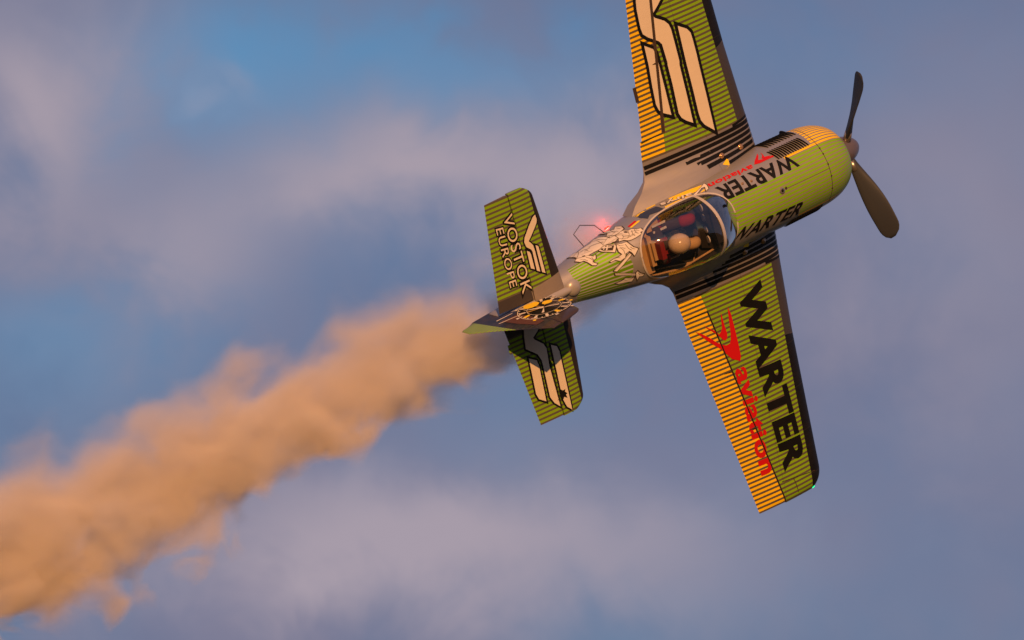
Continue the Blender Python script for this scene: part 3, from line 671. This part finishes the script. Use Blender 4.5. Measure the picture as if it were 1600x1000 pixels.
# watch dial printed on the port side of the fin
dc = Vector((-5.83, .55)); dr = .36
def ringp(r0, r1, a0, a1, n=6, sx=1.0):
    A = [a0 + (a1 - a0) * i / n for i in range(n + 1)]
    return [(dc.x + r1*math.cos(a), dc.y + r1*math.sin(a)) for a in A] + [(dc.x + r0*math.cos(a), dc.y + r0*math.sin(a)) for a in A[::-1]]
tw = 2 * math.pi
lay('watch_dial', bm2d([ringp(0.0001, dr, k*tw/8, (k+1)*tw/8, 8) for k in range(8)]), 'fin', .003, M['black'], fin, 'black watch dial')
lay('dial_ring', bm2d([ringp(dr*.935, dr*.965, k*tw/60, (k+1)*tw/60, 1) for k in range(60)]), 'fin', .006, M['cream'], fin)
lay('inner_ring', bm2d([ringp(dr*.605, dr*.625, k*tw/36, (k+1)*tw/36, 1) for k in range(36)]), 'fin', .006, M['cream'], fin)
for k in range(12):
    if k % 3: lay('hour_mark', bm2d([ringp(dr*.66, dr*.90, (k - .13)*tw/12, (k + .13)*tw/12, 2)]), 'fin', .006, M['cream'], fin)
    else: lay('hour_mark', bm2d([ringp(dr*.66, dr*.90, (k - .16)*tw/12, (k + .16)*tw/12, 2)]), 'fin', .006, M['yellow'], fin)
for k in range(0, 60, 2):
    lay('minute_mark', bm2d([ringp(dr*.86, dr*.93, (k - .2)*tw/60, (k + .2)*tw/60, 1)]), 'fin', .0065, M['white'], fin)
for k in range(8): lay('bezel_mark', bm2d([ringp(dr*1.0, dr*1.10, (k - .07)*tw/8 + .2, (k + .07)*tw/8 + .2, 2)]), 'fin', .006, M['yellow'] if k % 3 == 0 else M['white'], fin)
for a_, r0, r1 in ((.6, .1, .55), (2.3, .1, .5), (3.6, .15, .6), (4.6, .1, .58), (5.5, .2, .6)):
    lay('hand_mark', bm2d([ringp(dr*r0, dr*r1, a_ - .05/r1, a_ + .05/r1, 1)]), 'fin', .0075, M['cream'] if a_ < 3 else M['gold'], fin)
for P in ([(dc.x - .03, dc.y - .012), (dc.x + .26, dc.y + .07), (dc.x + .02, dc.y + .03)], [(dc.x - .02, dc.y + .02), (dc.x - .20, dc.y - .20), (dc.x + .02, dc.y - .03)]): lay('watch_hand', bm2d([P]), 'fin', .009, M['cream'], fin)
lay('sub_dial', bm2d([[(-5.86 + .11*math.cos(a*tw/18), .32 + .09*math.sin(a*tw/18)) for a in range(18)]]), 'fin', .010, M['yellow'], fin, 'yellow round sub-dial')
lay('sub_dial', bm2d([[(-5.70 + .07*math.cos(a*tw/18), .45 + .06*math.sin(a*tw/18)) for a in range(18)]]), 'fin', .010, M['yellow'], fin, 'small yellow sub-dial')
for P in ([(-6.40, .32), (-6.12, .40), (-6.12, .415), (-6.39, .34)], [(-6.36, .22), (-6.12, .25), (-6.12, .265), (-6.36, .24)]): lay('strap_line', bm2d([P]), 'fin', .006, M['cream'], rudder)
lay('strap_patch', bm2d([[(-6.34, .30), (-6.12, .36), (-6.08, .60), (-6.10, .90), (-6.22, .90), (-6.30, .60)]]), 'fin', .0045, M['strap'], rudder)

# prints on the fuselage and cowl
text_on(DATA['warter_l'][0], 'WARTER', .028, 'fus', .004, M['black'], fuselage, 1.03, label='WARTER in black capitals on the port flank')
text_on(DATA['warter_r'][0], 'WARTER', .028, 'fus', .004, M['black'], fuselage, 1.03, label='WARTER in black capitals on the starboard flank')
text_on(DATA['aviation_l'][0], 'aviation', .03, 'fus', .004, M['red'], fuselage, 1.05, label='aviation in small red letters')
lay('bird_logo', bm2d(DATA['redlogo_l']), 'fus', .004, M['red'], fuselage)
for P in DATA['k_yellow']: lay('script_underline', bm2d([P]), 'fus', .003, M['yellow'], fuselage)
lay('script_outline', bm2d([grow(P, .014) for P in DATA['k_white']]), 'fus', .005, M['gap'], fuselage)
lay('script_initial', bm2d(DATA['k_white']), 'fus', .008, M['white'], fuselage)
text_on(DATA['airys'][0], 'airys', .07, 'fus', .005, M['gap'], fuselage, 1.1, 'script_outline', ref=.02)
text_on(DATA['airys'][0], 'airys', .03, 'fus', .008, M['white'], fuselage, 1.1, 'script_lettering', ref=.02)
lay('flag_red_band', bm2d(DATA['flag_red']), 'fus', .003, M['red'], fuselage)
for P in DATA['flag_yel']: lay('flag_yellow_band', bm2d([P]), 'fus', .003, M['yellow'], fuselage)
lay('side_emblem', bm2d(DATA['emblem_blue']), 'fus', .003, M['navy'], fuselage)
lay('knight_outline', bm2d([grow(P, .013) for P in DATA['knight']]), 'fus', .003, M['gap'], fuselage)
lay('knight_emblem', bm2d(DATA['knight']), 'fus', .006, M['white'], fuselage, 'white mounted knight emblem with sword and shield')
for P in DATA['knight_dark']: lay('knight_patch', bm2d([P]), 'fus', .009, M['gap'], fuselage)
lay('knight_detail', bm2d(sum([ribbon(P, .0065) for P in DATA['knight_line']], [])), 'fus', .009, M['gap'], fuselage)
lay('knight_edge', bm2d(sum([ribbon(P + [P[0]], .009) for P in DATA['knight']], [])), 'fus', .0085, M['gap'], fuselage)
lay('shield_cross', bm2d(DATA['knight_cross']), 'fus', .012, M['white'], fuselage)

# cooling louvres on both cowl flanks: each a small raised hood, near-black standing for its dark opening
for s in (1, -1):
    for (xa, xb, pa, pb, n) in ((-1.075, -1.64, .84, 1.20, 13), (-1.06, -1.60, 1.33, 1.80, 10)):
        for k in range(n):
            x = xa + (xb - xa) * (k + .5) / n; hw = abs(xb - xa) / n * (.40 if pa < 1 else .33); V = []; F = []
            sl = -.05                                      # slots lean a little
            for i in range(7):
                ph = pa + (pb - pa) * i / 6; xx = x + sl * (i / 6 - .5); e = math.sin(math.pi * min(1, max(0, i / 6))) ** .4
                for dx_, h in ((hw*.56, .003), (hw*.30, .006 + .012*e), (-hw*.5, .006 + .014*e), (-hw*.56, .003)):
                    V.append(on_fus(xx + dx_, s * ph, h))
            for i in range(6):
                for j in range(3): F.append((i*4 + j, i*4 + j + 1, i*4 + j + 5, i*4 + j + 4))
            mesh('cooling_louvre', V, F, M['slot'], fuselage)
# filler cap, small fasteners, step
def disc_on(x, ph, r, h, m, name, par):
    c = Vector(on_fus(x, ph, 0)); n = (Vector(on_fus(x, ph, .1)) - c).normalized()
    return mesh(name, *tube([c - n*.01, c + n*h*.7, c + n*h], [r, r, r*.7], 18), m, par, smooth=False)
x, ph = DATA['cap'][0][0]
disc_on(x, ph, .042, .012, M['steel'], 'filler_cap', fuselage); disc_on(x, ph, .020, .018, M['black'], 'filler_plug', fuselage)
disc_on(x + .07, ph + .02, .018, .01, M['gap'], 'fastener', fuselage)
for q in DATA['cap'][0][1:]: disc_on(q[0], q[1], .018, .016, M['amber'], 'breather_cap', fuselage)
for ph in (.66, .5, .23, -.07, -.4): disc_on(-.955, ph, .012, .006, M['gap'], 'cowl_latch', cowling)
st = [(-4.25, .36, -.05), (-4.33, .50, -.14), (-4.52, .57, -.18), (-4.66, .50, -.16), (-4.62, .33, -.06)]
mesh('boarding_step', *tube(st, .006, 8), M['dark_metal'], plane, smooth=True)
# exhaust stacks low on both flanks, where the smoke starts
for s in (1, -1):
    mesh('exhaust_stack', *tube([(-1.30, s*.34, -.47), (-1.62, s*.37, -.58), (-1.85, s*.37, -.62)], [.05, .05, .055], 14), M['gap'], plane, smooth=True)

# canopy
def can_top(x):
    t = (x - CX) / CA
    z0 = .5 if x > CX else .455
    return z0 + .30 * max(0, 1 - abs((x + 3.27) / (.69 if x > -3.27 else .86)) ** 2.2)
def can_pt(x, v):
    ph = can_ph(x); e = fus(x, ph); y = e[1] * v; z = e[2] + (max(can_top(x), e[2] + .001) - e[2]) * max(0, 1 - abs(v) ** 2.3) ** .62
    return (x, y, z + .004)
def can_patch(name, xa, xb, m, n=26):
    V = []; F = []; K = 28
    for i in range(n + 1):
        x = xa + (xb - xa) * i / n
        for j in range(K + 1): V.append(can_pt(x, math.sin((-1 + 2*j/K) * math.pi / 2)))
    for i in range(n):
        for j in range(K): a = i*(K+1) + j; F.append((a, a+1, a+K+2, a+K+1))
    return mesh(name, V, F, m, plane, smooth=True)
HX = -3.02
can_patch('windscreen', CX + CA - .002, HX, M['glass2']); can_patch('canopy_glass', HX, CX - CA + .002, M['glass'])
def strip(name, pts_fn, n, w, m, lift=.012):
    V = []; F = []
    for i in range(n + 1):
        a, b = pts_fn(i / n, -w/2), pts_fn(i / n, w/2)
        V += [(a[0], a[1], a[2]), (a[0], a[1], a[2] + lift), (b[0], b[1], b[2] + lift), (b[0], b[1], b[2])]
    for i in range(n):
        o = i * 4
        for j in range(4): F.append((o + j, o + (j+1) % 4, o + 4 + (j+1) % 4, o + 4 + j))
    return mesh(name, V, F, m, plane, smooth=False)
def hoop(t, d):
    v = -1 + 2*t; x = HX + d - .10 * (1 - v*v) * 0 ; return can_pt(x, math.sin(v * math.pi / 2))
strip('canopy_hoop', hoop, 40, .048, M['frame'])
def sill_ring(t, d):
    a = t * 2 * math.pi; xx = CX + CA * math.copysign(abs(math.cos(a)) ** (2/2.5), math.cos(a)) * .998
    p = can_ph(xx) * (1 if math.sin(a) >= 0 else -1)
    k = (1 + d / .5)
    xx2 = CX + (xx - CX) * (1 + d / CA); return on_fus(xx2, p * (1 + d / .45 / CPH), .006)
strip('canopy_frame', sill_ring, 120, .022, M['frame'], .008)
def rear_arc(t, d):
    v = -1 + 2*t; x = -4.02 + .06*v*v + d; return can_pt(x, math.sin(v * math.pi / 2))

# cockpit interior
V = []; F = []; n = 30; K = 12
for i in range(n + 1):
    x = -2.62 - 1.46 * i / n; e = fus(x, max(.25, can_ph(x) - .02)); w = abs(e[1]) * .97; zt = e[2] - .02
    for j in range(K + 1):
        a = -math.pi/2 + math.pi * j / K; V.append((x, w * math.copysign(abs(math.sin(a)) ** .6, math.sin(a)), zt - (zt + .42) * abs(math.cos(a)) ** .5))
for i in range(n):
    for j in range(K): a = i*(K+1) + j; F.append((a, a+1, a+K+2, a+K+1))
cockpit = mesh('cockpit_tub', V, F, M['interior'], plane, smooth=True)
mesh('rear_deck', *box((-3.93, -.02, .18), (.22, .58, .05)), M['tan'], cockpit)
mesh('seat_back', *join(box((-3.80, 0, .0), (.06, .40, .62), Matrix.Rotation(-.22, 3, 'Y')), box((-3.83, 0, .30), (.07, .24, .12), Matrix.Rotation(-.2, 3, 'Y'))), M['tan'], plane)
mesh('seat_pan', *box((-3.52, 0, -.30), (.50, .40, .06)), M['interior'], plane)
panel = mesh('instrument_panel', *box((-2.86, 0, .20), (.03, .70, .30), Matrix.Rotation(.25, 3, 'Y')), M['interior'], plane)
mesh('glare_shield', *box((-2.76, 0, .36), (.22, .56, .02)), M['interior'], plane)
for y in (-.22, -.08, .08, .22):
    mesh('gauge', *tube([(-2.885, y, .22), (-2.90, y, .216)], .05, 16), M['white'], panel)
for s in (1, -1):
    mesh('frame_tube', *tube([(-2.7, s*.36, .22), (-3.4, s*.43, .20), (-3.95, s*.33, .20)], .014, 8), M['tan'] if s < 0 else M['steel'], cockpit)
    mesh('frame_tube', *tube([(-2.9, s*.40, -.1), (-3.2, s*.42, .20), (-3.7, s*.38, -.1)], .012, 8), M['tan'], cockpit)
    mesh('shoulder_strap', *box((-3.70, s*.09, .30), (.20, .045, .012), Matrix.Rotation(-.5, 3, 'Y')), M['redsuit'], plane)
mesh('control_stick', *tube([(-3.20, 0, -.36), (-3.15, 0, -.02), (-3.17, 0, .06)], [.014, .014, .02], 10), M['steel'], plane, smooth=True)
mesh('throttle_lever', *tube([(-3.15, .36, -.05), (-3.12, .35, .10)], [.010, .02], 10), M['redsuit'], plane, smooth=True)
mesh('side_console', *box((-3.25, .33, .02), (.70, .12, .06)), M['navy'], cockpit)
mesh('side_console', *box((-3.25, -.38, -.06), (.70, .07, .06)), M['navy'], cockpit)
mesh('lining_panel', *box((-3.30, .415, .12), (.80, .012, .16)), M['navy'], cockpit)
mesh('lining_panel', *box((-3.70, .30, .20), (.20, .16, .02)), M['tan'], cockpit)
mesh('belt_buckle', *box((-3.56, .06, .20), (.05, .05, .02)), M['steel'], plane)
mesh('headrest', *box((-3.80, .0, .40), (.07, .22, .14)), M['redsuit'], plane)
for y in (.20, .28): mesh('harness_strap', *box((-3.62, y, .24), (.22, .028, .012)), M['white'], plane)
mesh('map_case', *box((-3.62, .30, .05), (.30, .12, .10)), M['white'], cockpit)

# ------------------------------------------------------------------ the pilot
person = empty('person', 'pilot under the bubble canopy in a cream helmet and red and dark flight suit', 'person')
person.matrix_world = PLANE_M
def skin_fig(name, joints, bones, m, parent, sub=2, label=None):
    me = bpy.data.meshes.new(name); me.from_pydata([j[0] for j in joints], bones, []); me.update()
    o = bpy.data.objects.new(name, me); C.objects.link(o); o.parent = parent; me.materials.append(m)
    mod = o.modifiers.new('skin', 'SKIN'); mod.use_smooth_shade = True
    for i, j in enumerate(joints):
        r = j[1]; me.skin_vertices[0].data[i].radius = r if isinstance(r, tuple) else (r, r)
    me.skin_vertices[0].data[0].use_root = True
    ss = o.modifiers.new('sub', 'SUBSURF'); ss.levels = sub; ss.render_levels = sub
    if label: o['label'] = label
    return o
J = [((-3.66, 0, -.16), .145), ((-3.69, 0, .02), .135), ((-3.68, 0, .17), (.16, .12)), ((-3.64, 0, .27), .075), ((-3.60, 0, .34), .058), ((-3.56, 0, .42), .085)]
Bn = [(0, 1), (1, 2), (2, 3), (3, 4), (4, 5)]
for s in (1, -1):
    b0 = len(J)
    sh = (-3.66, s*.20, .20); el2 = (-3.42, s*.30, -.02); wr = (-3.20, s*.10 if s < 0 else .31, .02 if s < 0 else .08)
    J += [(sh, .075), (el2, .055), (wr, .036)]; Bn += [(2, b0), (b0, b0+1), (b0+1, b0+2)]
    b1 = len(J); J += [((-3.58, s*.12, -.12), .10), ((-3.14, s*.165, .28), .070), ((-2.86, s*.15, -.05), .050), ((-2.72, s*.15, -.16), .04)]
    Bn += [(0, b1), (b1, b1+1), (b1+1, b1+2), (b1+2, b1+3)]
body = skin_fig('body', J, Bn, M['suit'], person)
# red sleeves and chest over the dark suit
for s in (1, -1):
    skin_fig('sleeve', [((-3.67, s*.17, .205), .088), ((-3.55, s*.255, .10), .074), ((-3.43, s*.30, -.01), .064)], [(0, 1), (1, 2)], M['redsuit'], person)
    skin_fig('knee_patch', [((-3.27, s*.155, .17), .088), ((-3.14, s*.165, .29), .082), ((-3.05, s*.16, .20), .07)], [(0, 1), (1, 2)], M['tan' if s < 0 else 'redsuit'], person)
    h = Vector((-3.20, s*.10 if s < 0 else .31, .02 if s < 0 else .08)); tgt = Vector((-3.17, 0, .05)) if s < 0 else Vector((-3.12, .35, .10))
    palm = h + (tgt - h) * .45
    skin_fig('glove', [(tuple(h), .034), (tuple(palm), (.040, .022)), (tuple(palm + Vector((.05, 0, .0))), (.040, .02))], [(0, 1), (1, 2)], M['tan'], person, 1)
    for k, (L, o_) in enumerate(((.060, -.028), (.070, -.010), (.066, .010), (.054, .028))):
        p0 = palm + Vector((.055, 0, -o_)); p1 = p0 + Vector((L*.45, -s*-.004, -.004)); p2 = p1 + Vector((L*.15, s*-.022, -.012)); p3 = p2 + Vector((-L*.3, s*-.016, -.006))
        mesh('finger', *tube([p0, p1, p2, p3], [.0095, .009, .0085, .007], 8), M['tan'], person, smooth=True)
    p0 = palm + Vector((.0, 0, .024)); mesh('thumb', *tube([p0, p0 + Vector((.03, s*-.012, .02)), p0 + Vector((.055, s*-.022, .012))], [.011, .0105, .008], 8), M['tan'], person, smooth=True)
HC = Vector((-3.535, 0, .475))
# face: skin ellipsoid with nose, brow, mouth and ears inside the helmet opening
fv, ff = ball((0, 0, 0), (.098, .078, .115), 28, 20)
fv2 = []
for (x, y, z) in fv:
    if x > 0:
        x += .022 * math.exp(-((y/.014)**2 + ((z + .012)/.026)**2)) + .007 * math.exp(-((z - .03)/.010)**2 - (y/.05)**2) - .007 * math.exp(-(((abs(y) - .03)/.013)**2 + ((z - .012)/.010)**2)) + .005 * math.exp(-((y/.026)**2 + ((z + .058)/.010)**2))
    fv2.append((HC.x + .012 + x, HC.y + y, HC.z - .03 + z))
head = mesh('head', fv2, ff, M['skin'], person, smooth=True)
for s in (1, -1): mesh('eye', *ball((HC.x + .098, s*.030, HC.z - .018), .011, 10, 8), M['visor'], head, smooth=True)
# helmet shell: open at the front and neck
bm = bmesh.new(); v, f = ball((0, 0, 0), (.152, .133, .146), 40, 26); vs = [bm.verts.new(p) for p in v]
for q in f:
    c = sum((Vector(v[i]) for i in q), Vector()) / 4
    if (c.x > .055 and c.z < .035 and abs(c.y) < .105) or c.z < -.115: continue
    try: bm.faces.new([vs[i] for i in q])
    except ValueError: pass
for w_ in [w_ for w_ in bm.verts if not w_.link_faces]: bm.verts.remove(w_)
bmesh.ops.remove_doubles(bm, verts=bm.verts, dist=1e-5)
for w_ in bm.verts: w_.co += HC
helmet = from_bm('helmet', bm, M['helmet'], person, 'cream flying helmet', smooth=True)
so = helmet.modifiers.new('shell', 'SOLIDIFY'); so.thickness = .012
bm = bmesh.new(); v, f = ball((0, 0, 0), (.158, .139, .150), 36, 24); vs = [bm.verts.new(p) for p in v]
for q in f:
    c = sum((Vector(v[i]) for i in q), Vector()) / 4
    if c.x > .035 and -.055 < c.z < .045 and abs(c.y) < .118:
        try: bm.faces.new([vs[i] for i in q])
        except ValueError: pass
for w_ in [w_ for w_ in bm.verts if not w_.link_faces]: bm.verts.remove(w_)
for w_ in bm.verts: w_.co += HC
from_bm('visor', bm, M['visor'], helmet, smooth=True)
mesh('microphone_boom', *tube([HC + Vector((.02, -.145, -.05)), HC + Vector((.12, -.12, -.10)), HC + Vector((.15, -.03, -.10))], .006, 8), M['visor'], helmet, smooth=True)
skin_fig('hose', [(tuple(HC + Vector((.0, -.14, -.06))), .013), (tuple(HC + Vector((.05, -.20, -.15))), .012), (tuple(HC + Vector((.0, -.24, -.28))), .012)], [(0, 1), (1, 2)], M['white'], person, 1)

# ------------------------------------------------------------------ the smoke trail
CORE = [(0.6, .0), (-1.6, .05), (-2.4, .30), (-3.2, .56), (-4.2, .84), (-5.2, .80), (-6.3, .76), (-8, .80), (-10, .88), (-13, .99), (-20, 1.25)]
def core(x):
    for i in range(len(CORE) - 1):
        if CORE[i][0] >= x >= CORE[i+1][0]:
            t = (x - CORE[i][0]) / (CORE[i+1][0] - CORE[i][0]); return CORE[i][1] + t * (CORE[i+1][1] - CORE[i][1])
    return CORE[-1][1]
SY_, SZ_ = -.12, -.62
rings = []
x = -1.75
while x > -19:
    r = core(x) * 1.62 + .10; rings.append([(x, SY_ + r*math.sin(k*math.pi/14), SZ_ - .03*0 + r*math.cos(k*math.pi/14)*.98) for k in range(28)]); x -= .5
sm, nt, b = mat('drifting_smoke'); nt.nodes.clear()
o = nt.nodes.new('ShaderNodeOutputMaterial'); pv = nt.nodes.new('ShaderNodeVolumePrincipled'); nt.links.new(pv.outputs[0], o.inputs['Volume'])
t = nt.nodes.new('ShaderNodeTexCoord'); x, y, z = xyz(nt, t.outputs['Object'])
fc = nt.nodes.new('ShaderNodeFloatCurve'); cv = fc.mapping.curves[0]
u = (x * -1.0) / 20.0
nt.links.new(u.s, fc.inputs['Value'])
pts = [(max(0, -c[0] / 20), c[1] / 2) for c in CORE[1:]]
while len(cv.points) < len(pts): cv.points.new(.5, .5)
for p, q in zip(cv.points, pts): p.location = q; p.handle_type = 'AUTO'
fc.mapping.update()
R_ = N(nt, fc.outputs[0]) * 2.0
mp = nt.nodes.new('ShaderNodeMapping'); mp.inputs['Scale'].default_value = (.8, 1, 1); mp.inputs['Location'].default_value = (41.3,2.7,8.4); nt.links.new(t.outputs['Object'], mp.inputs[0])
b1 = noise(nt, mp.outputs[0], 1.2, 1, .45, .6); b2 = noise(nt, mp.outputs[0], 2.3, 2, .5, .9); b3 = noise(nt, mp.outputs[0], 5.5, 3, .6, .5)
dy_ = y - SY_; dz_ = z - SZ_
rr = (dy_*dy_ + dz_*dz_).sqrt() / R_
edge = rr + (b1 - .5) * 1.95 + (b2 - .5) * 1.05 + (b3 - .5) * .08
soft = (dy_ / R_).max(-.6) * .75 + .85                # feathered along the top, firmer underneath
dens = ((edge * -1.0 + 1.0) / soft).clamp().pow(1.7) * 6.2
dens = dens * (b2.ramp(.30, .60) * .6 + .4)
near = (x * -1.0).ramp(4.8, 7.9) * .80 + .20     # thin where it leaves the exhausts, full behind the tail
dens = dens * near
nt.links.new(dens.s, pv.inputs['Density']); pv.inputs['Color'].default_value = (.915,.835,.745, 1); pv.inputs['Anisotropy'].default_value = -.15
smoke = mesh('smoke_trail', *loft(rings), sm, None, smooth=True); smoke.matrix_world = PLANE_M
smoke['label'] = 'thick orange-lit smoke trail billowing back from the plane to the lower left'; smoke['category'] = 'smoke'; smoke['kind'] = 'stuff'
for o in bpy.data.objects:
    if o.name.startswith('knight_detail') or o.name.startswith('knight_edge'): o['kind'] = 'stuff'
# red strobe under the belly; it lights the thin smoke beside the port flank
mesh('belly_strobe', *ball((-3.95, .27, -.42), (.05, .04, .05)), M['red_lamp'], plane, 'lit red strobe', smooth=True)
ld = bpy.data.lights.new('belly_strobe_light', 'POINT'); lo = bpy.data.objects.new('belly_strobe_light', ld); C.objects.link(lo)
ld.energy = 6; ld.color = (1, .05, .03); ld.shadow_soft_size = .04; lo.parent = plane; lo.location = (-3.95, .36, -.50)
